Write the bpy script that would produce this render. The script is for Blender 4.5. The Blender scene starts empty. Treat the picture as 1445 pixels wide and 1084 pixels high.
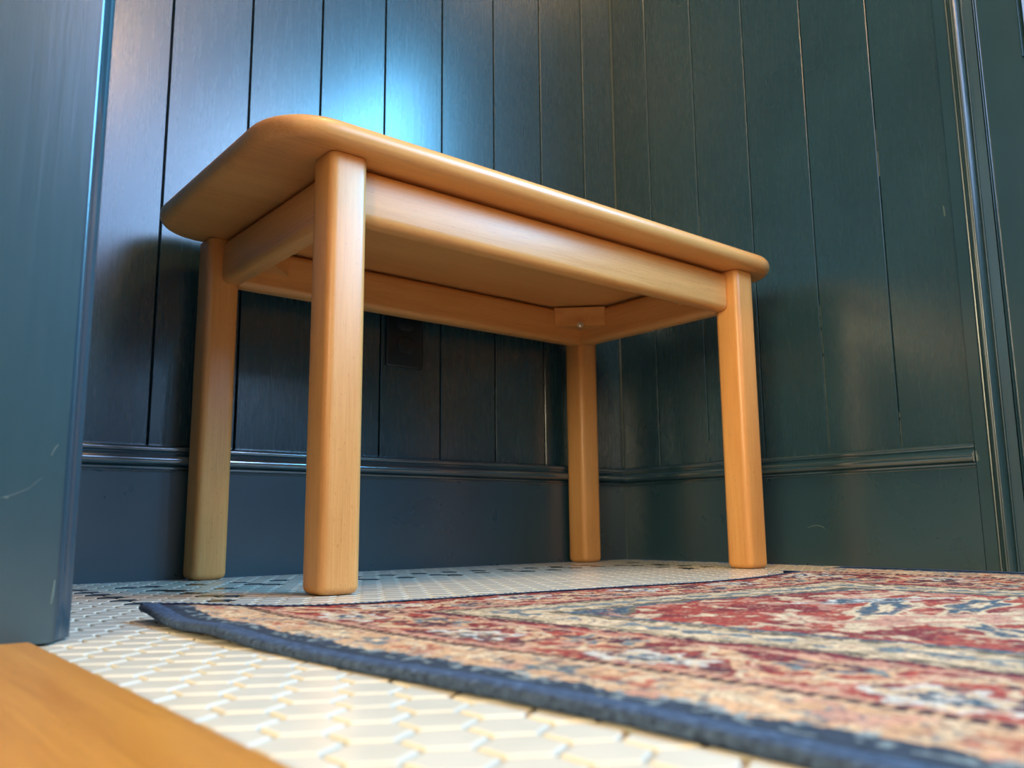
import bpy, math, random
import numpy as np
from mathutils import Matrix, Vector

random.seed(7)
S = bpy.context.scene
COL = S.collection

# ------------------------------------------------------------------ camera
cam_data = bpy.data.cameras.new('camera')
cam = bpy.data.objects.new('camera', cam_data)
COL.objects.link(cam)
cam_data.sensor_width = 36.0
cam_data.lens = 30.14
cam_data.clip_start = 0.01
CR, CU, CF = Vector((.7735, -.6337, -.0087)), Vector((-.0969, -.1318, .9865)), Vector((.6263, .7623, .1633))
cam.matrix_world = Matrix(((CR.x, CU.x, -CF.x, -1.2799), (CR.y, CU.y, -CF.y, -1.1969), (CR.z, CU.z, -CF.z, .0675), (0, 0, 0, 1)))
cam_data.dof.use_dof = True
cam_data.dof.focus_distance = 0.98
cam_data.dof.aperture_fstop = 9.5
S.camera = cam

# ------------------------------------------------------------------ world, lights, exposure
world = bpy.data.worlds.new('world')
S.world = world
world.use_nodes = True
world.node_tree.nodes['Background'].inputs[0].default_value = (.25, .50, 1.0, 1)
world.node_tree.nodes['Background'].inputs[1].default_value = 0.25

def area(name, loc, direction, sx, sy, color, power, spread=180):
    d = bpy.data.lights.new(name, 'AREA')
    d.shape = 'RECTANGLE'; d.size = sx; d.size_y = sy
    d.color = color; d.energy = power; d.spread = math.radians(spread)
    o = bpy.data.objects.new(name, d); COL.objects.link(o)
    o.location = loc
    o.rotation_euler = Vector(direction).to_track_quat('-Z', 'Y').to_euler()
    return o
# daylight outside the glazed entrance door, its sidelight, the front window and an added unseen hall window
area('door_daylight', (.10, -1.21, 1.16), (-1, 0, 0), .64, .68, (.15, .56, 1.0), 70)
area('sidelight_daylight', (.10, -2.06, 1.36), (-1, 0, 0), .36, .95, (.40, .62, 1.0), 74)
area('window_daylight', (-.40, -2.50, 1.56), (0, 1, 0), .72, .84, (.36, .56, 1.0), 13)
area('hall_fill_light', (-3.06, -1.82, 1.02), (1, 0, 0), 1.00, 1.04, (1.0, .86, .56), 84)
# an added unseen pendant in the entry and a ceiling lamp in the hall, both warm
pend = bpy.data.lights.new('pendant_fill_light', 'POINT')
pend.energy = 26; pend.color = (1.0, .60, .28); pend.shadow_soft_size = .085
po = bpy.data.objects.new('pendant_fill_light', pend); COL.objects.link(po); po.location = (-.66, -2.15, 1.88)
area('entry_lamp_light', (-.66, -1.00, 2.33), (0, 0, -1), .30, .30, (1.0, .54, .17), 26)
area('hall_lamp_light', (-2.0, -1.35, 2.33), (0, 0, -1), .45, .45, (1.0, .55, .22), 8)

vs = S.view_settings
S.display_settings.display_device = 'sRGB'
vs.view_transform = 'Standard'; vs.look = 'None'; vs.gamma = 1.0; vs.use_curve_mapping = False
vs.exposure = 0.0
S.cycles.use_denoising = True
S.cycles.max_bounces = 8
S.cycles.diffuse_bounces = 5
S.cycles.glossy_bounces = 4
S.cycles.caustics_reflective = False
S.cycles.caustics_refractive = False
S.cycles.sample_clamp_indirect = 6.0

# ------------------------------------------------------------------ helpers
def tag(o, label=None, cat=None, group=None, kind=None):
    if label: o['label'] = label
    if cat: o['category'] = cat
    if group: o['group'] = group
    if kind: o['kind'] = kind
    return o

def link(name, me, mat, parent=None, kind=None):
    o = bpy.data.objects.new(name, me)
    COL.objects.link(o)
    if mat is not None and not me.materials: me.materials.append(mat)
    if parent is not None: o.parent = parent
    if kind: o['kind'] = kind
    return o

def mesh(name, verts, faces, smooth=False):
    me = bpy.data.meshes.new(name)
    me.from_pydata([tuple(v) for v in verts], [], faces)
    me.update()
    if smooth:
        me.polygons.foreach_set('use_smooth', [True] * len(me.polygons))
    return me

class MB:
    def __init__(self): self.v = []; self.f = []
    def add(self, vs, fs):
        n = len(self.v); self.v += [tuple(p) for p in vs]
        self.f += [tuple(i + n for i in f) for f in fs]; return self
    def box(self, a, b):
        (x0, y0, z0), (x1, y1, z1) = a, b
        return self.add([(x0,y0,z0),(x1,y0,z0),(x1,y1,z0),(x0,y1,z0),(x0,y0,z1),(x1,y0,z1),(x1,y1,z1),(x0,y1,z1)],
                        [(3,2,1,0),(4,5,6,7),(0,1,5,4),(1,2,6,5),(2,3,7,6),(3,0,4,7)])
    def build(self, name, mat, parent=None, kind=None, smooth=False, auto=None):
        me = mesh(name, self.v, self.f, smooth)
        if auto is not None:
            me.polygons.foreach_set('use_smooth', [True] * len(me.polygons))
            me.set_sharp_from_angle(angle=math.radians(auto))
        return link(name, me, mat, parent, kind)

def extrude(prof, frm, to, axes, name, mat, parent=None, kind=None, auto=35):
    """sweep a closed profile [(a,b)...] from frm to to; axes(a,b,s) -> xyz"""
    n = len(prof); m = MB()
    m.v = [axes(a, b, frm) for a, b in prof] + [axes(a, b, to) for a, b in prof]
    m.f = [(i, (i + 1) % n, n + (i + 1) % n, n + i) for i in range(n)]
    m.f += [tuple(range(n - 1, -1, -1)), tuple(range(n, 2 * n))]
    o = m.build(name, mat, parent, kind, auto=auto)
    import bmesh
    bm = bmesh.new(); bm.from_mesh(o.data); bmesh.ops.recalc_face_normals(bm, faces=bm.faces); bm.to_mesh(o.data); bm.free()
    return o

def rring(w, d, r, n=6):
    pts = []
    for cx, cy, a0 in ((w/2-r, d/2-r, 0), (-w/2+r, d/2-r, 90), (-w/2+r, -d/2+r, 180), (w/2-r, -d/2+r, 270)):
        for k in range(n + 1):
            a = math.radians(a0 + 90 * k / n); pts.append((cx + r*math.cos(a), cy + r*math.sin(a)))
    return pts

def rounded_bar(length, w, d, r, r_end0, r_end1, n=6, m=5):
    """bar along +Z from 0 to length, section w x d with edges of radius r, both ends rounded over"""
    rings = []
    for k in range(m + 1):
        a = math.pi / 2 * k / m
        rings.append((r_end0 * (1 - math.sin(a)), r_end0 * (1 - math.cos(a))))
    rings = [(ins, z) for ins, z in rings]
    top = []
    for k in range(m + 1):
        a = math.pi / 2 * k / m
        top.append((r_end1 * (1 - math.cos(a)), length - r_end1 * (1 - math.sin(a))))
    V, F = [], []
    allr = [(r_end0 * (1 - math.sin(math.pi/2*k/m)), r_end0 * (1 - math.cos(math.pi/2*k/m))) for k in range(m + 1)] + top
    for ins, z in allr:
        rr = max(r - ins * .5, .0012)
        V += [(x, y, z) for x, y in rring(w - 2*ins, d - 2*ins, rr, n)]
    c = 4 * (n + 1)
    for k in range(len(allr) - 1):
        for i in range(c):
            j = (i + 1) % c
            F.append((k*c+i, k*c+j, (k+1)*c+j, (k+1)*c+i))
    F.append(tuple(range(c - 1, -1, -1))); F.append(tuple((len(allr)-1)*c + i for i in range(c)))
    return V, F

# ------------------------------------------------------------------ materials
def new_mat(name):
    m = bpy.data.materials.new(name); m.use_nodes = True
    nt = m.node_tree; b = nt.nodes['Principled BSDF']
    return m, nt, b
def N(nt, t, **kw):
    n = nt.nodes.new(t)
    for k, v in kw.items(): setattr(n, k, v)
    return n
def L(nt, a, b): nt.links.new(a, b)
def ramp(nt, fac, stops):
    r = N(nt, 'ShaderNodeValToRGB'); e = r.color_ramp.elements
    while len(e) < len(stops): e.new(.5)
    for i, (p, c) in enumerate(stops): e[i].position = p; e[i].color = (*c, 1) if len(c) == 3 else c
    L(nt, fac, r.inputs[0]); return r.outputs[0]
def noise(nt, vec, scale, detail=2, rough=.5, dist=0):
    n = N(nt, 'ShaderNodeTexNoise'); n.inputs['Scale'].default_value = scale
    n.inputs['Detail'].default_value = detail; n.inputs['Roughness'].default_value = rough
    n.inputs['Distortion'].default_value = dist
    if vec is not None: L(nt, vec, n.inputs['Vector'])
    return n.outputs['Fac']
def mapped(nt, scale, src='Object', rot=(0,0,0)):
    t = N(nt, 'ShaderNodeTexCoord'); m = N(nt, 'ShaderNodeMapping')
    m.inputs['Scale'].default_value = scale; m.inputs['Rotation'].default_value = rot
    L(nt, t.outputs[src], m.inputs['Vector']); return m.outputs[0]
def bump(nt, h, strength, dist, prev=None):
    b = N(nt, 'ShaderNodeBump'); b.inputs['Strength'].default_value = strength; b.inputs['Distance'].default_value = dist
    L(nt, h, b.inputs['Height'])
    if prev is not None: L(nt, prev, b.inputs['Normal'])
    return b.outputs[0]

def paint_mat(name, rough=.265, base=(.0165, .049, .066), grain=(16, 16, .8), strength=.022, ior=1.58):
    m, nt, b = new_mat(name)
    g = noise(nt, mapped(nt, grain), 12, 4, .6, .3)
    fine = noise(nt, mapped(nt, (grain[0]*6, grain[1]*6, grain[2]*3)), 12, 2)
    big = noise(nt, mapped(nt, (1, 1, 1)), 6, 2)
    L(nt, ramp(nt, big, [(.3, tuple(c * .9 for c in base)), (.7, tuple(c * 1.1 for c in base))]), b.inputs['Base Color'])
    rr = N(nt, 'ShaderNodeMapRange'); rr.inputs[3].default_value = rough - .03; rr.inputs[4].default_value = rough + .04
    L(nt, g, rr.inputs[0]); L(nt, rr.outputs[0], b.inputs['Roughness'])
    b.inputs['Specular IOR Level'].default_value = 1.0; b.inputs['IOR'].default_value = ior
    n1 = bump(nt, g, strength, .002)
    L(nt, bump(nt, fine, strength * .15, .0003, n1), b.inputs['Normal'])
    return m
PAINT = paint_mat('teal_wall_paint')
PAINT_X = paint_mat('teal_trim_paint_x', .15, grain=(2.2, 30, 30), strength=.05, ior=1.8)
PAINT_Y = paint_mat('teal_trim_paint_y', .15, grain=(30, 2.2, 30), strength=.05, ior=1.8)
PAINT_B = paint_mat('teal_baseboard_paint', .275, grain=(.8, .8, .8), strength=.004)
PAINT_T = paint_mat('teal_trim_paint', .24, strength=.05)
def plain(name, col, rough=.5, metal=0, spec=.5):
    m, nt, b = new_mat(name)
    n = noise(nt, mapped(nt, (1, 1, 1)), 14, 3)
    L(nt, ramp(nt, n, [(.3, tuple(c * .93 for c in col)), (.7, tuple(min(1, c * 1.05) for c in col))]), b.inputs['Base Color'])
    b.inputs['Roughness'].default_value = rough; b.inputs['Metallic'].default_value = metal
    b.inputs['Specular IOR Level'].default_value = spec
    return m
CAULK_GLINT = plain('pale_line', (.10, .125, .11), .4)  # corner caulk, and the highlights painted in the board grooves
GROUT = plain('tile_grout', (.30, .25, .18), .75)
CREAM = plain('cream_plaster', (.66, .58, .44), .7)
CEIL = plain('ceiling_white', (.80, .74, .62), .7)
STEEL = plain('bolt_steel', (.62, .60, .56), .28, 1)
DARK_PLASTIC = plain('painted_outlet', (.010, .018, .024), .3)
SLOT = plain('outlet_slot', (.002, .002, .003), .5)
SCUFF = plain('scuff_mark', (.07, .12, .13), .6)

def wood_mat(name, axis, light=(.76, .385, .125), dark=(.58, .255, .070), rough=.34):
    m, nt, b = new_mat(name)
    def sc(along, across): return tuple(along if i == axis else across for i in range(3))
    broad = noise(nt, mapped(nt, sc(.7, 9)), 3.2, 3, .5, 1.2)
    fib = noise(nt, mapped(nt, sc(3, 120)), 4, 4, .65)
    fleck_v = noise(nt, mapped(nt, sc(70, 560)), 2.2, 1, .5)
    w = N(nt, 'ShaderNodeTexWave', wave_type='RINGS', rings_direction='XYZ'[axis])
    w.inputs['Scale'].default_value = 5; w.inputs['Distortion'].default_value = 6; w.inputs['Detail'].default_value = 2
    w.inputs['Detail Scale'].default_value = .8
    L(nt, mapped(nt, sc(.35, 2.2)), w.inputs['Vector'])
    mx = N(nt, 'ShaderNodeMix', data_type='FLOAT'); mx.inputs[0].default_value = .35
    L(nt, broad, mx.inputs[2]); L(nt, w.outputs['Fac'], mx.inputs[3])
    mx2 = N(nt, 'ShaderNodeMix', data_type='FLOAT'); mx2.inputs[0].default_value = .58
    L(nt, mx.outputs[0], mx2.inputs[2]); L(nt, fib, mx2.inputs[3])
    c = ramp(nt, mx2.outputs[0], [(.30, dark), (.48, tuple((a+d)/2 for a, d in zip(light, dark))), (.68, light)])
    fl = ramp(nt, fleck_v, [(.68, (1, 1, 1)), (.76, (.74, .66, .58))])
    mc = N(nt, 'ShaderNodeMix', data_type='RGBA', blend_type='MULTIPLY'); mc.inputs[0].default_value = 1.0
    L(nt, c, mc.inputs[6]); L(nt, fl, mc.inputs[7])
    L(nt, mc.outputs[2], b.inputs['Base Color'])
    rr = N(nt, 'ShaderNodeMapRange'); rr.inputs[3].default_value = rough - .05; rr.inputs[4].default_value = rough + .08
    L(nt, fib, rr.inputs[0]); L(nt, rr.outputs[0], b.inputs['Roughness'])
    b.inputs['Specular IOR Level'].default_value = .5
    L(nt, bump(nt, fib, .10, .0006), b.inputs['Normal'])
    return m
WOOD = [wood_mat('beech_grain_x', 0), wood_mat('beech_grain_y', 1), wood_mat('beech_grain_z', 2)]
SILL = wood_mat('oak_threshold_wood', 1, (.50, .215, .036), (.38, .145, .022), .30)
PLANK = wood_mat('hall_plank_wood', 1, (.48, .22, .055), (.36, .15, .035), .33)

def tile_mat(name, a, bcol, rough):
    m, nt, b = new_mat(name)
    g = N(nt, 'ShaderNodeNewGeometry')
    oi = N(nt, 'ShaderNodeObjectInfo')
    big = noise(nt, g.outputs['Position'], 30, 2)
    ad = N(nt, 'ShaderNodeMath', operation='ADD'); L(nt, big, ad.inputs[0])
    mu = N(nt, 'ShaderNodeMath', operation='MULTIPLY'); L(nt, oi.outputs['Random'], mu.inputs[0]); mu.inputs[1].default_value = .25
    L(nt, mu.outputs[0], ad.inputs[1])
    L(nt, ramp(nt, ad.outputs[0], [(.35, a), (.85, bcol)]), b.inputs['Base Color'])
    b.inputs['Roughness'].default_value = rough
    b.inputs['Specular IOR Level'].default_value = .5
    L(nt, bump(nt, noise(nt, g.outputs['Position'], 90, 2), .05, .001), b.inputs['Normal'])
    return m
TILE_W = tile_mat('white_hex_tile', (.56, .52, .415), (.62, .575, .465), .20)
TILE_B = tile_mat('black_hex_tile', (.006, .006, .007), (.012, .012, .013), .16)

m_, nt_, b_ = new_mat('door_glass')
for n in list(nt_.nodes):
    if n.type != 'OUTPUT_MATERIAL': nt_.nodes.remove(n)
tr = N(nt_, 'ShaderNodeBsdfTransparent'); gl = N(nt_, 'ShaderNodeBsdfGlossy'); gl.inputs['Roughness'].default_value = .02
mxs = N(nt_, 'ShaderNodeMixShader'); mxs.inputs[0].default_value = .05; L(nt_, tr.outputs[0], mxs.inputs[1]); L(nt_, gl.outputs[0], mxs.inputs[2])
L(nt_, mxs.outputs[0], [n for n in nt_.nodes if n.type == 'OUTPUT_MATERIAL'][0].inputs[0])
GLASS = m_
m_, nt_, b_ = new_mat('lamp_shade_glass')
b_.inputs['Emission Color'].default_value = (1, .68, .32, 1); b_.inputs['Emission Strength'].default_value = 4.0
b_.inputs['Base Color'].default_value = (.9, .85, .75, 1)
LAMPGLASS = m_

# ------------------------------------------------------------------ setting: walls
YB, XR = .020, .014            # faces of the wall boards (back wall y, right wall x)
HC = 2.45                      # ceiling height
TOPZ = 2.44

m = MB(); m.box((-1.28, .033, 0), (.13, .15, HC)); wall_back = m.build('wall_back', PAINT, kind='structure')
def board_prof(w, g=.0016):
    c, t = .0006, .012    # gap half, chamfer, thickness
    return [(-w/2+g, -t), (-w/2+g, -c*1.1), (-w/2+g+c, 0), (w/2-g-c, 0), (w/2-g, -c*1.1), (w/2-g, -t)]
# grooves of the back wall, left to right
gb = [-1.2845, -1.166, -1.0455, -.9245, -.8035, -.6835, -.5620, -.4410, -.3195, -.1995, -.0790, .0120]
for a, b in zip(gb[:-1], gb[1:]):
    cx = (a + b) / 2
    if a < -1.27: continue
    extrude(board_prof(b - a), .176, TOPZ, lambda p, q, s: (cx + p, YB - q, s), 'board', PAINT, wall_back)
wr = MB(); wr.box((.027, -.735, 0), (.13, .033, HC)); wr.box((.027, -.735-1.0, 2.06), (.13, -.735, HC)); wr.box((.027, -1.87, 0), (.13, -1.735, 2.06)); wr.box((.027, -2.42, 0), (.13, -2.25, 2.06)); wr.box((.027, -2.25, 0), (.13, -1.87, .72)); wr.box((.027, -2.42, 2.06), (.13, -1.735, HC)); wr.box((.027, -2.25, 1.98), (.13, -1.87, 2.06))
wall_right = wr.build('wall_right', PAINT, kind='structure')
gr = [.0180, -.0790, -.1985, -.3190, -.4400, -.5610, -.6735]
for a, b in zip(gr[:-1], gr[1:]):
    cy = (a + b) / 2
    extrude(board_prof(a - b, .0011), .176, TOPZ, lambda p, q, s: (XR - q, cy + p, s), 'board', PAINT, wall_right)

# baseboards with their cap moulding
bb = MB(); bb.box((-1.157, .002, 0), (.012, .0325, .1455)); baseboard_back = bb.build('baseboard_back', PAINT_B, kind='structure')
bb = MB(); bb.box((-.002, -.6735, 0), (.0265, .002, .1455)); baseboard_right = bb.build('baseboard_right', PAINT_B, kind='structure')
def arc(cx, cy, r, a0, a1, n=6):
    return [(cx + r*math.cos(math.radians(a0+(a1-a0)*k/n)), cy + r*math.sin(math.radians(a0+(a1-a0)*k/n))) for k in range(n+1)]
# (out, z): top fillet, upper bead, cove, belly, undercut, lower bead
cap = [(-.026, .1436)] + [(.0010, .1436)] + arc(.0010, .1450, .0014, -90, 90, 5) + [(-.0010, .1468), (.0000, .1500)] \
    + arc(.0030, .1590, .0074, -70, 78, 9) + [(.0030, .1672), (.0012, .1690)] + arc(-.0010, .1742, .0044, -60, 70, 7) \
    + [(-.0030, .1790), (-.0090, .1812), (-.0150, .1822), (-.026, .1822)]
extrude(cap, -1.157, .004, lambda p, q, s: (s, .002 - p, q), 'cap_moulding', PAINT_X, baseboard_back)
extrude(cap, .004, -.6735, lambda p, q, s: (-.002 - p, s, q), 'cap_moulding', PAINT_Y, baseboard_right)
# bead of caulk down the inside corner, edge highlights painted as pale strips in board joints
m = MB()
for z0, z1 in ((.183, TOPZ),): m.box((.0105, .0170, z0), (.0135, .0200, z1))
m.box((-.0035, .0005, 0), (-.0018, .0022, .143))
m.build('caulk_bead', CAULK_GLINT, wall_right)
def glint_strips(y, segs):
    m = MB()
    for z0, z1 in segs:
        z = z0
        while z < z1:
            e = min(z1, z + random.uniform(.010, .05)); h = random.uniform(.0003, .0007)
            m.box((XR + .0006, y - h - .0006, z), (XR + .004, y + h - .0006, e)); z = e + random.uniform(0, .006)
    m.build('pale_line', CAULK_GLINT, wall_right)
glint_strips(-.1985, [(.42, .66), (.19, .22)])
glint_strips(-.4400, [(.178, .43)])
glint_strips(-.5610, [(.178, .235), (.62, .70)])

# left wall with the doorway the picture is taken through
m = MB(); m.box((-1.28, -.603, 0), (-1.157, .033, HC)); m.box((-1.28, -2.42, 0), (-1.157, -1.66, HC)); m.box((-1.28, -1.66, 2.06), (-1.157, -.603, HC))
wall_left = m.build('wall_left', PAINT, kind='structure')
m = MB(); m.box((-1.290, -.617, .0015), (-1.1578, -.603, 2.05)); m.box((-1.290, -1.66, .0015), (-1.1578, -1.646, 2.05)); m.box((-1.290, -1.646, 2.046), (-1.1578, -.617, 2.06))
trim_left = m.build('trim_1', PAINT_T, kind='structure')
casing = [(-.612, -.001), (-.6120, .0018)] + [(-.6108 + .0012*math.sin(t), .0018 + .0012*(1-math.cos(t))) for t in (0, .8, 1.57)] \
    + [(-.6085, .0032), (-.6078, .0022), (-.6062, .0028), (-.6052, .0046), (-.6040, .0056), (-.6020, .0062), (-.5985, .0085), (-.5960, .0105)] \
    + [(-.5950, .0104), (-.5942, .0112), (-.5932, .0128), (-.5915, .0140), (-.5890, .0145), (-.5500, .0145), (-.5440, .0180), (-.5300, .0180), (-.5280, .0150), (-.5280, -.001)]
extrude(casing, .0015, 2.10, lambda p, q, s: (-1.157 + q, p, s), 'casing_moulding', PAINT_T, trim_left)

# right wall: door casing, door leaf with glazing
def cas(x): return x
prof_r = [(-.6735, .030), (-.6735, .0002), (-.6745, -.0010), (-.6912, -.0010)] + [(-.6925, -.0024), (-.6940, -.0030), (-.6952, -.0024), (-.6957, -.0006)] \
    + [(-.6964, -.0010), (-.6974, -.0040), (-.6988, -.0048), (-.6996, -.0036)] + [(-.7002, -.0012), (-.7020, -.0008), (-.7040, -.0018), (-.7052, -.0050)] \
    + [(-.7056, -.0086), (-.7066, -.0100), (-.7080, -.0094), (-.7110, -.0050), (-.7126, -.0020), (-.7132, .0016)] + [(-.7140, .0010), (-.7150, -.0012), (-.7160, -.0006), (-.7166, .0018), (-.7290, .0030), (-.7292, .030)]
trim_right = extrude(prof_r, .0, 2.06, lambda p, q, s: (q - .001, p, s), 'trim_2', PAINT_T, None, 'structure')
extrude([(-1.735 - (p + .7292) + .0, q) for p, q in prof_r][::-1], .0, 2.06, lambda p, q, s: (q - .001, p, s), 'casing_moulding', PAINT_T, trim_right)
m = MB(); m.box((-.008, -1.79, 2.06), (.026, -.6735, 2.13)); m.build('head_casing', PAINT_T, trim_right)
door = MB()
door.box((.004, -.7885, .003), (.040, -.7345, 2.05)); door.box((.004, -1.73, .003), (.040, -1.676, 2.05))
door.box((.004, -1.676, .003), (.040, -.7885, .20)); door.box((.004, -1.676, .62), (.040, -.7885, .72)); door.box((.004, -1.676, 1.98), (.040, -.7885, 2.05))
door.box((.014, -1.676, .20), (.030, -.7885, .62))
door_1 = door.build('door_1', PAINT_T, kind='structure')
tag(door_1, 'teal painted glazed entrance door in the right wall')
strip = [(-.7305, .008), (-.7305, .0022), (-.7312, .0012), (-.7320, .0020), (-.7325, .0034), (-.7332, .0022), (-.7340, .0012), (-.7348, .0022), (-.7350, .008)]
extrude(strip, .004, 2.05, lambda p, q, s: (q, p, s), 'door_bead', PAINT_T, door_1)
pm = [(-.7880, .006), (-.7885, .0000), (-.7900, -.0020), (-.7915, .0000), (-.7922, .0040), (-.7935, .0020), (-.7960, -.0010), (-.8000, .0030), (-.8060, .0080), (-.8100, .0140), (-.8100, .020), (-.7880, .020)]
for z0, z1 in ((.72, 1.98),):
    extrude(pm, z0, z1, lambda p, q, s: (q, p, s), 'glazing_bead', PAINT_T, door_1)
    extrude([(-2.4645 - p, q) for p, q in pm][::-1], z0, z1, lambda p, q, s: (q, p, s), 'glazing_bead', PAINT_T, door_1)
m = MB(); m.box((.018, -1.664, .72), (.023, -.800, 1.98)); m.build('glass_pane', GLASS, door_1)
m = MB(); m.box((.055, -2.248, .722), (.060, -1.872, 1.978)); window_2 = m.build('window_2', GLASS, kind='structure')
m = MB(); m.box((-.012, -1.712, .93), (.006, -1.690, 1.10)); m.build('lock_plate', STEEL, door_1)
V, F = rounded_bar(.11, .02, .016, .006, .005, .005)
me = mesh('door_lever', [(-.05 - y, -1.706 + z, 1.02 + x) for x, y, z in V], F, True); link('door_lever', me, STEEL, door_1)
m = MB(); m.box((-.046, -1.706, 1.012), (-.010, -1.694, 1.028)); m.build('lever_stem', STEEL, door_1)

# front wall with a window (behind the camera), ceiling, hall
m = MB(); m.box((-1.28, -2.46, 0), (-1.06, -2.40, HC)); m.box((-.02, -2.46, 0), (.13, -2.40, HC)); m.box((-1.06, -2.46, 0), (-.02, -2.40, .98)); m.box((-1.06, -2.46, 2.14), (-.02, -2.40, HC)); m.box((-1.06, -2.46, .98), (-.82, -2.40, 2.14))
m.build('wall_front', PAINT, kind='structure')
w1 = MB()
for a, b in (((-.82, -2.45, .98), (-.78, -2.41, 2.14)), ((-.06, -2.45, .98), (-.02, -2.41, 2.14)), ((-.78, -2.45, .98), (-.06, -2.41, 1.02)), ((-.78, -2.45, 2.10), (-.06, -2.41, 2.14))): w1.box(a, b)
window_1 = w1.build('window_1', PAINT_T, kind='structure')
m = MB(); m.box((-.78, -2.433, 1.02), (-.06, -2.429, 2.10)); m.build('glass_pane', GLASS, window_1)
m = MB(); m.box((-3.1, -2.46, HC), (.13, .15, HC + .05)); ceiling = m.build('ceiling', CEIL, kind='structure')
m = MB(); m.box((-3.1, -2.46, 0), (-3.0, -2.37, HC)); m.box((-3.1, -1.27, 0), (-3.0, .15, HC)); m.box((-3.1, -2.37, 0), (-3.0, -1.27, .45)); m.box((-3.1, -2.37, 1.59), (-3.0, -1.27, HC))
m.build('wall_hall_left', CREAM, kind='structure')
m = MB()
for a, b in (((-3.04, -2.37, .45), (-3.01, -2.33, 1.59)), ((-3.04, -1.31, .45), (-3.01, -1.27, 1.59)), ((-3.04, -2.33, .45), (-3.01, -1.31, .49)), ((-3.04, -2.33, 1.55), (-3.01, -1.31, 1.59))): m.box(a, b)
hall_fill_window = m.build('hall_fill_window', CEIL, kind='structure')  # unseen window, added low to light the table apron and right wall
m = MB(); m.box((-3.028, -2.33, .49), (-3.024, -1.31, 1.55)); m.build('glass_pane', GLASS, hall_fill_window)
m = MB(); m.box((-3.0, -2.46, 0), (-1.28, -2.40, HC)); m.build('wall_hall_front', CREAM, kind='structure')
m = MB(); m.box((-3.0, .05, 0), (-1.28, .15, HC)); m.build('wall_hall_back', CREAM, kind='structure')

# scuffs and chips in the paint, each where the photograph shows it
def ribbon(name, pts, n, w, mat, parent):
    """thin raised stroke through pts on a wall whose outward normal is n"""
    n = Vector(n); P = [Vector(p) for p in pts]; m = MB()
    for i, p in enumerate(P):
        t = (P[min(i+1, len(P)-1)] - P[max(i-1, 0)]).normalized(); side = t.cross(n)
        ww = w * (.35 + .65 * math.sin(math.pi * (i + .5) / len(P)))
        m.v += [p - side*ww, p + n*.0003, p + side*ww]
    m.f = [f for i in range(len(P)-1) for f in ((i*3, i*3+1, i*3+4, i*3+3), (i*3+1, i*3+2, i*3+5, i*3+4))]
    return m.build(name, mat, parent, smooth=True)
arcp = [(-.00205, -.4170 + .0150*math.cos(a), .0575 + .0065*math.sin(a)) for a in [math.pi*k/8 for k in range(0, 9)]]
ribbon('scuff_mark', arcp, (-1, 0, 0), .0007, SCUFF, baseboard_right)
ribbon('scuff_mark', [(-1.1911, -.61705, .0861), (-1.1850, -.61705, .0880), (-1.1768, -.61705, .0918), (-1.1700, -.61705, .0985)], (0, -1, 0), .00022, SCUFF, trim_left)
ribbon('scuff_mark', [(-1.1660, -.61705, .112), (-1.1645, -.61705, .116), (-1.1625, -.61705, .119)], (0, -1, 0), .0003, SCUFF, trim_left)
ribbon('scuff_mark', [(-1.1890, -.61705, .0868), (-1.1880, -.61705, .0866), (-1.1868, -.61705, .0868)], (0, -1, 0), .0007, SCUFF, trim_left)
ribbon('scuff_mark', [(-1.1600, -.61705, .024), (-1.1592, -.61705, .030), (-1.1588, -.61705, .038)], (0, -1, 0), .0006, SCUFF, trim_left)
ribbon('paint_chip', [(XR - .00005, -.6560, .541), (XR - .00005, -.6563, .533), (XR - .00005, -.6566, .524)], (-1, 0, 0), .0010, SCUFF, wall_right)
for px, pz, h in ((-.8514, .7253, .004), (-.7906, .7481, .004), (-.8714, .6303, .002), (-.8121, .7409, .003)):
    ribbon('paint_chip', [(px - .0006, YB - .00005, pz - h/2), (px, YB - .00005, pz), (px + .0004, YB - .00005, pz + h/2)], (0, -1, 0), .0006, SCUFF, wall_back)
ribbon('scuff_mark', [(-.9066, YB - .00005, .820), (-.9055, YB - .00005, .832), (-.9030, YB - .00005, .848)], (0, -1, 0), .0004, SCUFF, wall_back)

# ------------------------------------------------------------------ setting: floors
m = MB(); m.box((-1.166, -2.40, -.03), (.012, .0015, -.0016)); floor = m.build('floor', GROUT, kind='structure')
Q = .02696
OX, OY = -1.05744, -.81577
hexv = [(math.cos(math.radians(90 + 60*k)), math.sin(math.radians(90 + 60*k))) for k in range(6)]
RT = (Q - .0021) / math.sqrt(3)
def clip(poly, nx, ny, c):
    out = []
    for i in range(len(poly)):
        a, b = poly[i], poly[(i+1) % len(poly)]
        da, db = nx*a[0] + ny*a[1] - c, nx*b[0] + ny*b[1] - c
        if da <= 0: out.append(a)
        if da * db < 0:
            t = da / (da - db); out.append((a[0] + t*(b[0]-a[0]), a[1] + t*(b[1]-a[1])))
    return out
def tile_geo(poly, cx, cy, z=0):
    n = len(poly); V = []
    for ins, zz in ((0, -.0022), (0, -.0010), (.0005, -.0003), (.0013, 0)):
        for x, y in poly:
            d = math.hypot(x - cx, y - cy) or 1e-6
            k = max(0, 1 - ins * 1.12 / d); V.append((cx + (x-cx)*k, cy + (y-cy)*k, zz + z))
    F = [(r*n+i, r*n+(i+1) % n, (r+1)*n+(i+1) % n, (r+1)*n+i) for r in range(3) for i in range(n)]
    F.append(tuple(3*n + i for i in range(n)))
    return V, F
V, F = tile_geo([(RT*x, RT*y) for x, y in hexv], 0, 0)
hex_me = mesh('tile', V, F, True); hex_me.set_sharp_from_angle(angle=math.radians(14)); hex_me.materials.append(TILE_W)
hexb_me = hex_me.copy(); hexb_me.materials.clear(); hexb_me.materials.append(TILE_B)
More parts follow.
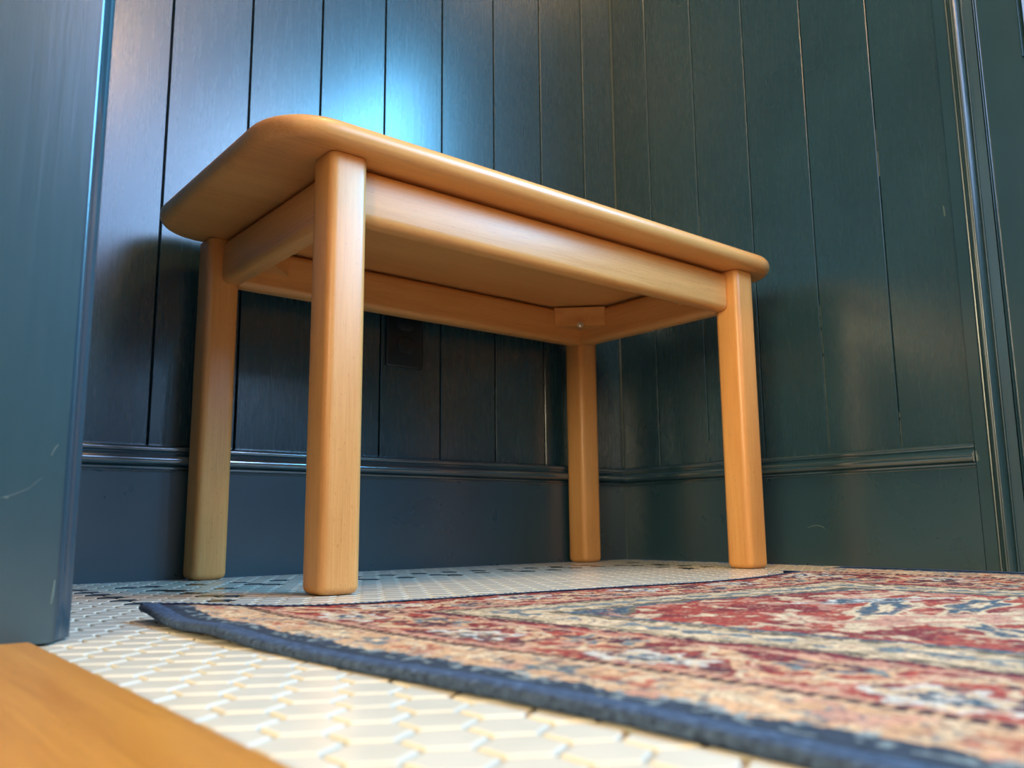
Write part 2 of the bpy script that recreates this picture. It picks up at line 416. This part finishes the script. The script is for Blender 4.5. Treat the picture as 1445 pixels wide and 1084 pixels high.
black = [(1,-30),(3,-30),(4,-30),(6,-30),(8,-30),(10,-30),(12,-30),(14,-30),(16,-30),(18,-30),(20,-30),(22,-30),(24,-30),(26,-30),(28,-30),(30,-30),(31,-30),(35,-30),
  (1,-28),(1,-26),(1,-24),(1,-22),(1,-20),(1,-18),(3.5,-27),(4,-26),(4,-24),(4,-22),(4.5,-21),(3.5,-19),(6,-26),(8,-28),(8.5,-27),(10.5,-27),(13,-28),(13.5,-27),
  (15.5,-27),(18,-28),(18.5,-27),(21,-28),(23,-28),(23.5,-27),(25.5,-27),(27.5,-29),(28,-28),(30,-28),(32,-28),(32.5,-27),(34.5,-27),(34,-26),(32,-24),(34,-24),(31.5,-21),(32,-22),(34,-22)]
black = {(round(2*a), b) for a, b in black}
X0T, X1T, Y1T = -1.1655, -.0035, .0003
cells = []
for j in range(-37, 20):
    for i2 in range(-14, 84):
        if (i2 - j) % 2: continue
        cx, cy = OX + Q*i2/2, OY - .8660254*Q*j
        if cy < -1.30 or (cy < -.66 and -1.03 < cx < -.29) : continue
        poly = [(cx + RT*x, cy + RT*y) for x, y in hexv]
        n0 = len(poly); p = clip(clip(clip(poly, 1, 0, X1T), -1, 0, -X0T), 0, 1, Y1T)
        if len(p) < 3: continue
        ar = abs(sum(p[k][0]*p[(k+1) % len(p)][1] - p[(k+1) % len(p)][0]*p[k][1] for k in range(len(p)))) / 2
        if ar < .00004: continue
        full = len(p) == 6 and all(abs(a[0]-b[0]) < 1e-9 and abs(a[1]-b[1]) < 1e-9 for a, b in zip(p, poly))
        hidden = cx > -1.02 and cy < -.60
        d = math.hypot(cx + 1.28, cy + 1.197) + (3 if hidden or cy < -1.05 else 0)
        cells.append((d, cx, cy, p, full, (i2, j) in black))
cells.sort(key=lambda c: c[0])
rest = MB(); nw = 0
for d, cx, cy, p, full, isb in cells:
    z = random.uniform(-.00012, .00012)
    if not isb and nw >= 300:
        gx, gy = sum(a[0] for a in p)/len(p), sum(a[1] for a in p)/len(p)
        V, F = tile_geo(p, gx, gy, z); rest.add(V, F); continue
    nw += (not isb)
    nm = 'black_tile' if isb else 'tile'
    if full:
        o = link(nm, hexb_me if isb else hex_me, None, floor); o.location = (cx, cy, z)
        o.rotation_euler = (random.uniform(-.004, .004), random.uniform(-.004, .004), random.uniform(-.01, .01))
    else:
        gx, gy = sum(a[0] for a in p)/len(p), sum(a[1] for a in p)/len(p)
        V, F = tile_geo([(a - gx, b - gy) for a, b in p], 0, 0)
        me = mesh(nm, V, F, True); me.set_sharp_from_angle(angle=math.radians(14))
        o = link(nm, me, TILE_B if isb else TILE_W, floor); o.location = (gx, gy, z)
o = rest.build('tile_field', TILE_W, floor, auto=14); o['kind'] = 'stuff'

sill_prof = [(-1.290, -.03), (-1.1675, -.03), (-1.1675, -.0005)] + [(-1.1705 + .003*math.sin(math.radians(90 - a)), .0005 + .0032*math.sin(math.radians(a)) - .001) for a in (0, 30, 60, 90)] + [(-1.290, .0030)]
sill_prof = [(-1.290, -.03), (-1.1670, -.03), (-1.1670, .0000), (-1.1676, .0014), (-1.1690, .0024), (-1.1712, .0030), (-1.290, .0030)]
extrude(sill_prof, -.6172, -1.646, lambda p, q, s: (p, s, q), 'trim_3', SILL, None, 'structure')
m = MB(); m.box((-3.0, -2.40, -.03), (-1.291, .05, -.004)); floor_hall = m.build('floor_hall', PLANK, kind='structure')
x = -1.291
for k in range(14):
    m = MB(); m.box((x - .119, -2.395, -.0038), (x - .0006, .045, .0026)); m.build('plank', PLANK, floor_hall); x -= .12

# ------------------------------------------------------------------ table
x0, x1, y0, y1, W_ = -.8543, -.1439, -.3834, -.0250, .0458
ZT = .4695
table = bpy.data.objects.new('table', None); COL.objects.link(table)
TC = Vector(((x0+x1)/2, (y0+y1)/2, 0)); table.location = TC
tag(table, 'low light beech table with rounded top and four thick square legs', 'table')
V, F = rounded_bar(ZT, W_, W_, .0092, .0085, .0030)
for a, b in ((x0, y0), (x1, y0), (x0, y1), (x1, y1)):
    me = mesh('leg', V, F, True)
    o = link('leg', me, WOOD[2], table); o.location = (a - TC.x, b - TC.y, .0002)
    me.set_sharp_from_angle(angle=math.radians(50))
    o.rotation_euler = (0, 0, 0)
# aprons: thick rails with rounded lower edges
AZ0, AZ1 = .4050, .4665
def apron(length, thick, loc, along):
    V, F = rounded_bar(length, AZ1 - AZ0, thick, .0095, .004, .004)
    if along == 0: vv = [(z - length/2, y, x) for x, y, z in V]
    else: vv = [(y, z - length/2, x) for x, y, z in V]
    me = mesh('apron', vv, [f[::-1] for f in F] if along == 0 else F, True); me.set_sharp_from_angle(angle=math.radians(50))
    import bmesh
    bm = bmesh.new(); bm.from_mesh(me); bmesh.ops.recalc_face_normals(bm, faces=bm.faces); bm.to_mesh(me); bm.free()
    o = link('apron', me, WOOD[along], table); o.location = Vector(loc) - TC
zc = (AZ0 + AZ1) / 2
LX, LY = x1 - x0 - W_ + .003, y1 - y0 - W_ + .003
apron(LX, .030, ((x0+x1)/2, y0 + .0110, zc), 0)
apron(LX, .030, ((x0+x1)/2, y1 - .0110, zc), 0)
apron(LY, .030, (x0 + .0110, (y0+y1)/2, zc), 1)
apron(LY, .030, (x1 - .0110, (y0+y1)/2, zc), 1)
# corner blocks with their bolts
for sx, sy, a, b in ((-1, -1, x1, y1), (1, -1, x0, y1), (-1, 1, x1, y0), (1, 1, x0, y0)):
    ia, ib = a + sx*.0263, b + sy*.0263
    prof = [(ia + sx*.002, ib - sy*.001), (ia + sx*.066, ib - sy*.001), (ia + sx*.066, ib + sy*.002), (ia - sx*.001 + sx*.002, ib + sy*.066), (ia - sx*.001, ib + sy*.066), (ia - sx*.001, ib + sy*.002)]
    o = extrude([(p - TC.x, q - TC.y) for p, q in prof], .4310, .4655, lambda p, q, s: (p, q, s), 'corner_block', WOOD[0], table)
    dx, dy = sx / math.sqrt(2), sy / math.sqrt(2)
    if (a, b) == (x0, y1): continue
    c = Vector((ia + sx*.033 - TC.x, ib + sy*.035 - TC.y, .4300))
    m = MB(); n = 12
    tx, ty = -dy, dx
    for k, (off, r) in enumerate(((-.012, .0030), (.0040, .0030), (.0040, .0062), (.0085, .0062), (.0085, .0030), (.0125, .0030), (.0130, .0018))):
        m.v += [(c.x + dx*off + tx*r*math.cos(t), c.y + dy*off + ty*r*math.cos(t), c.z + r*math.sin(t)) for t in [2*math.pi*i/n for i in range(n)]]
    m.f = [(k*n+i, k*n+(i+1) % n, (k+1)*n+(i+1) % n, (k+1)*n+i) for k in range(6) for i in range(n)] + [tuple(range(6*n, 7*n))]
    m.build('bolt', STEEL, o, auto=30)
# top with full round edge
xL, xR, yF, yBk, R, r = -.9520, -.0620, -.4325, -.0045, .073, .0125
zm = ZT + r
m = MB(); rings = []
nseg = 14
for k in range(nseg + 1):
    a = -math.pi/2 + math.pi * k / nseg
    rings.append((r - r*math.cos(a) , zm + r*math.sin(a)))
rings = [(.050, ZT)] + rings + [(.050, zm + r)]
ncor = 12
for ins, z in rings:
    rr = max(R - ins, .004)
    for px, py in rring((xR-xL) - 2*ins, (yBk-yF) - 2*ins, rr, ncor): m.v.append((px + (xL+xR)/2 - TC.x, py + (yF+yBk)/2 - TC.y, z))
c = 4*(ncor+1)
for k in range(len(rings)-1):
    for i in range(c): m.f.append((k*c+i, k*c+(i+1) % c, (k+1)*c+(i+1) % c, (k+1)*c+i))
m.f.append(tuple(range(c-1, -1, -1))); m.f.append(tuple((len(rings)-1)*c+i for i in range(c)))
m.build('tabletop', WOOD[0], table, auto=40)

# ------------------------------------------------------------------ outlet on the back wall
outlet = bpy.data.objects.new('wall_outlet', None); COL.objects.link(outlet); outlet.location = (-.5175, YB, .390)
tag(outlet, 'dark painted electrical outlet on the back wall boards under the table', 'outlet')
V, F = rounded_bar(.0065, .073, .116, .004, .0001, .0028, 3, 3)
me = mesh('cover_plate', [(x, -z, y) for x, y, z in V], [f[::-1] for f in F], True); me.set_sharp_from_angle(angle=math.radians(40)); link('cover_plate', me, DARK_PLASTIC, outlet)
for dz in (-.0195, .0195):
    V, F = rounded_bar(.0022, .034, .028, .012, .0001, .0008, 6, 2)
    me = mesh('socket', [(x, -.0062 - z, y + dz) for x, y, z in V], [f[::-1] for f in F], True); me.set_sharp_from_angle(angle=math.radians(40))
    so = link('socket', me, DARK_PLASTIC, outlet)
    m = MB(); m.box((-.0075, -.0087, dz - .001), (-.0060, -.0083, dz + .008)); m.box((.0060, -.0087, dz), (.0075, -.0083, dz + .007)); m.box((-.002, -.0087, dz - .009), (.002, -.0083, dz - .005))
    m.build('slot', SLOT, so)
m = MB(); n = 10; m.v = [(.003*math.cos(2*math.pi*i/n), -.0068 - (.0006 if k else 0), .003*math.sin(2*math.pi*i/n)) for k in (0, 1) for i in range(n)]
m.f = [(i, (i+1) % n, n+(i+1) % n, n+i) for i in range(n)] + [tuple(range(n, 2*n))]; m.build('screw', DARK_PLASTIC, outlet)

# ------------------------------------------------------------------ rug
RX0, RX1, RY1, RY0 = -1.072, -.250, -.535, -1.95
rng = np.random.RandomState(3)
TAB = rng.rand(256, 256)
def vn(x, y, s, seed=0):
    x = np.asarray(x) * s + seed*17.3 + 400; y = np.asarray(y) * s + seed*7.7 + 400
    xi, yi = np.floor(x).astype(int), np.floor(y).astype(int); fx, fy = x - xi, y - yi
    fx, fy = fx*fx*(3-2*fx), fy*fy*(3-2*fy)
    g = lambda a, b: TAB[a % 256, b % 256]
    return (g(xi, yi)*(1-fx) + g(xi+1, yi)*fx)*(1-fy) + (g(xi, yi+1)*(1-fx) + g(xi+1, yi+1)*fx)*fy
def fbm(x, y, s, seed=0): return .55*vn(x, y, s, seed) + .3*vn(x, y, 2.1*s, seed+1) + .15*vn(x, y, 4.3*s, seed+2)
def xl(y):      # left edge, slightly wavy
    return np.interp(-y, [.50, .60, .68, .75, .82, .90, .99, 1.05, 1.3, 1.95], [-1.078, -1.081, -1.080, -1.074, -1.071, -1.065, -1.058, -1.057, -1.062, -1.064])
def yb(x):      # back edge
    return np.interp(x, [-1.08, -1.02, -.97, -.92, -.84, -.74, -.62, -.50, -.40, -.25], [-.512, -.512, -.528, -.545, -.556, -.561, -.570, -.583, -.580, -.560])
def height(x, y):
    dl, db = x - xl(y), yb(x) - y
    h = .0048 + .0014*(vn(x, y, 7, 5) - .5)
    h = h + .0070*np.exp(-((dl)/.07)**2 - ((db)/.055)**2)                       # lifted corner
    h = h + .0030*np.exp(-((dl)/.06)**2)*np.exp(-((y+.66)/.05)**2)*1.0           # ripple of the edge
    h = h + .0070*np.exp(-(np.clip(RX1 - x, 0, 9)/.13)**2)*np.clip((-.555 - y)/.05, 0, 1)
    h = h + .0015*np.exp(-((x+.27)/.10)**2 - ((y+.66)/.09)**2)                    # hump by the far edge
    return h
C = dict(navy=(.040, .056, .080), peach=(.68, .41, .22), cream=(.72, .54, .33), red=(.40, .068, .045), brick=(.25, .040, .038), plum=(.10, .030, .042),
         grey=(.17, .21, .21), slate=(.075, .12, .15), pink=(.60, .30, .20), tan=(.55, .42, .25), white=(.66, .62, .52), olive=(.17, .14, .09))
C = {k: np.array(v) for k, v in C.items()}
def pattern(x, y):
    n = x.shape
    wx = x + .006*(vn(x, y, 60, 1) - .5) + .010*(vn(x, y, 22, 2) - .5)
    wy = y + .006*(vn(x, y, 60, 3) - .5) + .010*(vn(x, y, 22, 4) - .5)
    dl = np.minimum(wx - xl(y), RX1 - wx); db = yb(x) - wy
    dl0 = np.minimum(x - xl(y), RX1 - x); db0 = yb(x) - y
    db = np.minimum(db, y - RY0)
    col = np.empty(n + (3,)); col[:] = C['red']
    def put(mask, c, a=1.0):
        mm = (mask.astype(float) * a)[..., None]
        col[:] = col*(1-mm) + c*mm
    # ---- field
    fx, fy = wx + .66, wy + 1.22
    cloud = fbm(x, y, 26, 8)
    put(np.ones(n, bool), C['red']); put(cloud > .52, C['brick']); 
    put(fbm(x, y*1.0, 55, 11) > .645, C['cream'], .9)
    # corner pieces of slate and cream outside a pointed arch
    arch = (.155 - 1.05*np.abs(fx)) + (-.735 - wy)*1.25
    put(arch < .02, C['cream']); put((arch < .02) & (fbm(x, y, 40, 14) > .45), C['slate']); put((arch < .004) & (fbm(x, y, 60, 15) > .62), C['brick'])
    put(np.abs(arch - .02) < .004, C['olive'])
    # leaves and blossoms
    for cx, cy, rx, ry, c1, c2, th in ((-.655, -.868, .085, .016, 'slate', 'cream', .35), (-.60, -.83, .055, .012, 'slate', 'white', -.3), (-.585, -.905, .060, .014, 'slate', 'cream', .2),
            (-.70, -.93, .07, .022, 'pink', 'cream', -.5), (-.64, -.975, .055, .02, 'cream', 'pink', .4), (-.74, -.99, .040, .013, 'slate', 'cream', .9), (-.55, -.97, .06, .02, 'slate', 'cream', -.2),
            (-.66, -1.07, .10, .05, 'slate', 'cream', 0), (-.66, -1.07, .06, .03, 'pink', 'red', 0), (-.76, -.86, .03, .012, 'cream', 'pink', .8), (-.53, -.80, .05, .012, 'cream', 'pink', .1)):
        ct, st = math.cos(th), math.sin(th)
        u = ((wx-cx)*ct + (wy-cy)*st)/rx; v = (-(wx-cx)*st + (wy-cy)*ct)/ry
        d = np.sqrt(u*u + v*v) * (1 + .25*np.sin(6*np.arctan2(v, u)))
        put(d < 1.25, C[c2]); put(d < .95, C[c1]); put(d < .38, C[c2])
    put((fbm(x, y, 34, 21) > .70), C['pink'], .7)
    # ---- tan guard stripe
    dt = np.minimum(dl - .170, db - .100)      # distance inside the red border
    g = dt < .068
    put(g, C['cream']); put(g & (fbm(x, y, 50, 31) > .52), C['tan'])
    s = np.where(dl - .170 < db - .100, y, x)
    put(g & (np.abs(dt - .034) < .012*(.6 + .4*np.sin(s*2*np.pi/.028))) & (fbm(x, y, 70, 33) > .38), C['grey'])
    put(g & (np.abs(dt - .058) < .006) & (fbm(x, y, 90, 34) > .35), C['olive']); put(g & (np.abs(dt - .066) < .004), C['slate'])
    put(g & (np.abs(dt - .010) < .004) & (fbm(x, y, 90, 35) > .45), C['olive'])
    put(g & (dt < .0045), C['plum'])
    # ---- red main border
    side = (dl - .170 < db - .100)
    b = dt < 0
    put(b, C['brick']); put(b & (fbm(x, y, 38, 41) > .50), C['red'])
    wob = np.where(side, dl - .122, db - .055); s = np.where(side, wy, wx)
    vine = wob - .026*np.sin(s*2*np.pi/.135)
    put(b & (np.abs(vine) < .0052), C['peach']); put(b & (np.abs(vine - .012*np.cos(s*2*np.pi/.045)) < .0034), C['cream'])
    ph = (s/.0675) % 1 - .5; k = np.floor(s/.0675)
    for q_, (c1, c2, c3) in ((0, ('white', 'slate', 'cream')), (1, ('peach', 'plum', 'grey'))):
        cy_ = .016*(1 if q_ else -1)
        d = np.sqrt((ph*.0675/(.030))**2 + ((wob - cy_)/.019)**2) * (1 + .22*np.sin(7*np.arctan2(wob - cy_, ph*.0675)))
        sel = b & ((k % 2) == q_)
        put(sel & (d < 1.0), C[c1]); put(sel & (d < .78) & (fbm(x, y, 110, 43) > .42), C[c3]); put(sel & (d < .46), C[c2]); put(sel & (d < .22), C[c1])
    put(b & (fbm(x, y, 75, 44) > .70), C['pink'], .8); put(b & (fbm(x, y, 85, 45) > .74), C['cream'], .8); put(b & (fbm(x, y, 60, 46) > .64), C['plum'], .9)
    put(b & (np.abs(dt + .010) < .0028), C['pink'])
    put(b & side & (np.abs(dl - .083) < .0032), C['pink'])
    # ---- dashed line, peach guard, navy edge (long sides)
    p_ = (dl < .078)
    put(p_, C['peach']); put(p_ & (np.abs(dl0 - .0710) < .0018), C['cream']); LINE = (np.abs(dl0 - .0760) < .0040) & (((y/.0085) % 1) < .70)
    gp = p_ & (dl0 < .070)
    s = wy; ph = (s/.046) % 1 - .5; k = np.floor(s/.046)
    d = np.sqrt((ph*.046/.0135)**2 + ((dl - .053)/.010)**2) * (1 + .3*np.sin(5*np.arctan2(dl - .053, ph*.046)))
    put(gp & (d < 1) & (k % 3 == 0), C['red'], .75); put(gp & (d < 1) & (k % 3 == 1), C['grey']); put(gp & (d < 1) & (k % 3 == 2), C['cream']); put(gp & (d < .4), C['cream'])
    put(gp & (fbm(x, y, 95, 51) > .62), C['cream'], .9); put(gp & (fbm(x, y, 120, 52) > .68), C['slate'], .7); put(gp & (fbm(x, y, 60, 53) > .70), C['pink'], .8)
    put(np.abs(dl0 - .0760) < .0040, C['peach']); put(LINE, C['plum'] * .55)
    nv = dl < .031 + .004*(vn(x, y, 200, 61) - .5)
    put(nv, C['navy']); put((dl < .037) & (dl > .020) & (vn(x, y, 260, 62) > .62), C['grey'] * 1.5, .8)
    put((db0 < .007) , C['navy']); put((db0 < .012) & (vn(x, y, 150, 63) > .55), C['plum'])
    # faded, worn pile
    fl_ = vn(x, y, 420, 81); fl2 = vn(x, y, 190, 82)
    inner = (dl > .036) & (db0 > .010)
    inner &= ~LINE; put(inner & (fl_ > .80), C['cream'], .40); put(inner & (fl2 > .84), C['peach'], .5); put(inner & (vn(x, y, 330, 83) > .78), C['plum'], .5)
    col *= .68
    wear = (.82 + .36*vn(x, y, 300, 71))*(.90 + .2*vn(x, y, 130, 72)) * (.93 + .14*vn(x, y, 9, 73))
    col *= wear[..., None]
    return np.clip(col, 0, 1)
nu = 400
us = np.linspace(0, 1, nu)
vv = np.concatenate([np.linspace(0, .62, 300), np.linspace(.62, RY1 - RY0 + .0, 90)[1:]])   # distance from the back edge
nvv = len(vv)
U, Vd = np.meshgrid(us, vv)
def to_xy(U, Vd):
    # back edge line then straight towards the camera side
    xa = RX0 + U*(RX1 - RX0)
    ycur = yb(xa) - Vd
    tot = Vd / vv[-1]
    ycur = yb(xa)*(1-tot) + RY0*tot
    left = xl(ycur)
    xx = left + U*(RX1 - left)
    return xx, ycur
Xg, Yg = to_xy(U, Vd)
Zg = height(Xg, Yg)
edge = np.minimum(np.minimum(Xg - xl(Yg), RX1 - Xg), np.minimum(yb(Xg) - Yg, Yg - RY0))
lift0 = .0070*np.exp(-((Xg - xl(Yg))/.07)**2 - ((yb(Xg)-Yg)/.055)**2)
Zg = Zg - .0018*np.exp(-(np.clip(edge, 0, 1)/.004)**2) + .0006*(vn(Xg, Yg, 260, 9) - .5)
verts = np.stack([Xg, Yg, Zg], -1).reshape(-1, 3)
colr = pattern(Xg, Yg).reshape(-1, 3)
idx = np.arange(nu*nvv).reshape(nvv, nu)
f = np.stack([idx[1:, :-1], idx[1:, 1:], idx[:-1, 1:], idx[:-1, :-1]], -1).reshape(-1, 4)
rug_me = bpy.data.meshes.new('rug')
rug_me.vertices.add(len(verts)); rug_me.vertices.foreach_set('co', verts.astype(np.float32).ravel())
rug_me.loops.add(f.size); rug_me.loops.foreach_set('vertex_index', f.astype(np.int32).ravel())
rug_me.polygons.add(len(f)); rug_me.polygons.foreach_set('loop_start', np.arange(0, f.size, 4, dtype=np.int32))
rug_me.polygons.foreach_set('use_smooth', np.ones(len(f), bool))
rug_me.update(calc_edges=True)
at = rug_me.color_attributes.new('weave', 'FLOAT_COLOR', 'POINT')
at.data.foreach_set('color', np.c_[colr, np.ones(len(colr))].astype(np.float32).ravel())
m_, nt_, b_ = new_mat('woven_rug')
va = N(nt_, 'ShaderNodeVertexColor'); va.layer_name = 'weave'
tn = noise(nt_, mapped(nt_, (1, 1, 1)), 700, 2, .6)
mc = N(nt_, 'ShaderNodeMix', data_type='RGBA', blend_type='MULTIPLY'); mc.inputs[0].default_value = 1
L(nt_, va.outputs['Color'], mc.inputs[6]); L(nt_, ramp(nt_, tn, [(.35, (.72, .70, .70)), (.62, (1.15, 1.15, 1.15))]), mc.inputs[7])
L(nt_, mc.outputs[2], b_.inputs['Base Color']); b_.inputs['Roughness'].default_value = .9; b_.inputs['Specular IOR Level'].default_value = .15
L(nt_, bump(nt_, noise(nt_, mapped(nt_, (1, 1, 1)), 480, 2), .5, .0012), b_.inputs['Normal'])
rug = link('rug', rug_me, m_)
tag(rug, 'worn red, cream and navy patterned rug with navy bound edges on white tiles', 'rug')
# bound edge: cloth strip wrapped round the sides
m_, nt_, b_ = new_mat('navy_binding')
sn = noise(nt_, mapped(nt_, (1, 1, 1)), 260, 3, .6)
L(nt_, ramp(nt_, sn, [(.3, (.018, .030, .055)), (.6, (.045, .075, .130)), (.8, (.10, .15, .22))]), b_.inputs['Base Color'])
b_.inputs['Roughness'].default_value = .85; b_.inputs['Specular IOR Level'].default_value = .2
L(nt_, bump(nt_, noise(nt_, mapped(nt_, (1, 1, 1)), 420, 2), .6, .0012), b_.inputs['Normal'])
NAVY = m_
def bind(path, outn, name, width=.012, stitch=False):
    """path: list of (x, y); a strip curling from the pile over the side and under it"""
    prof = [(-width, .0006), (-width*.5, .0010), (-.002, .0008), (.0004, -.0004), (.0010, -.0022), (.0004, -.0042), (-.002, -.0050), (-width, -.0050)]
    m = MB(); n = len(prof)
    for i, ((x, y), (ox, oy)) in enumerate(zip(path, outn)):
        h = float(height(np.array(x), np.array(y)))
        k = 1 + (.35*math.sin(i*1.7) + .2*random.uniform(-1, 1) if stitch else .06*random.uniform(-1, 1))
        for p, q in prof:
            pp = p*k if p > 0 else p
            zz = h + q*(1 if q < 0 else k) if q > -.0045 else max(.0002, h - .0052)
            m.v.append((x + ox*(pp + .0006*random.uniform(-1, 1)*(q > -.004)), y + oy*pp, max(zz, .0002 + .0001*(q+.005)/.005)))
    for i in range(len(path)-1):
        for j in range(n-1): m.f.append((i*n+j, (i+1)*n+j, (i+1)*n+j+1, i*n+j+1))
    return m.build(name, NAVY, rug, smooth=True)
ys = np.arange(-.515, -1.93, -.0022)
bind([(float(xl(y)), float(y)) for y in ys], [(-1, 0)]*len(ys), 'edge_binding')
bind([(RX1, float(y)) for y in ys[::3]], [(1, 0)]*len(ys[::3]), 'edge_binding')
xs = np.arange(-1.078, RX1, .0016)
bind([(float(x), float(yb(x))) for x in xs], [(0, 1)]*len(xs), 'edge_binding', .006, True)

# ------------------------------------------------------------------ ceiling lamps (above the frame)
e = bpy.data.objects.new('ceiling_lamp', None); COL.objects.link(e); e.location = (-2.0, -1.35, HC)
tag(e, 'round glass flush ceiling lamp in the hall', 'ceiling lamp')
def lathe(name, prof, mat, parent, n=24, cap=True):
    m = MB()
    for q, z in prof: m.v += [(q*math.cos(2*math.pi*i/n), q*math.sin(2*math.pi*i/n), z) for i in range(n)]
    k = len(prof)
    m.f = [(a*n+i, a*n+(i+1) % n, (a+1)*n+(i+1) % n, (a+1)*n+i) for a in range(k-1) for i in range(n)]
    if cap: m.f += [tuple(range(n-1, -1, -1)), tuple((k-1)*n+i for i in range(n))]
    return m.build(name, mat, parent, auto=50)
lathe('canopy', [(.04, -.03), (.085, -.02), (.10, -.01), (.10, 0)], STEEL, e)
lathe('glass_shade', [(.06, -.10), (.13, -.08), (.15, -.05), (.147, -.03)], LAMPGLASS, e)
e = bpy.data.objects.new('ceiling_lamp', None); COL.objects.link(e); e.location = (-.66, -1.00, HC)
tag(e, 'round glass flush ceiling lamp over the rug in the entry', 'ceiling lamp')
lathe('canopy', [(.04, -.03), (.085, -.02), (.10, -.01), (.10, 0)], STEEL, e)
lathe('glass_shade', [(.06, -.10), (.13, -.08), (.15, -.05), (.147, -.03)], LAMPGLASS, e)
e = bpy.data.objects.new('added_pendant', None); COL.objects.link(e); e.location = (-.66, -2.15, HC)  # unseen lamp added for a warm glow on the back wall and table
tag(e, 'added unseen pendant lamp with a clear globe, warm fill for the entry', 'pendant lamp')
lathe('canopy', [(.02, -.03), (.055, -.02), (.06, 0)], STEEL, e)
lathe('cord', [(.003, -.44), (.003, -.02)], SLOT, e, 8)
lathe('socket', [(.018, -.455), (.022, -.45), (.022, -.43), (.008, -.425)], STEEL, e)
lathe('glass_globe', [(.12*math.sin(math.pi*k/12), -.57 - .12*math.cos(math.pi*k/12)) for k in range(1, 12)] + [(.022, -.455)], GLASS, e, cap=False)
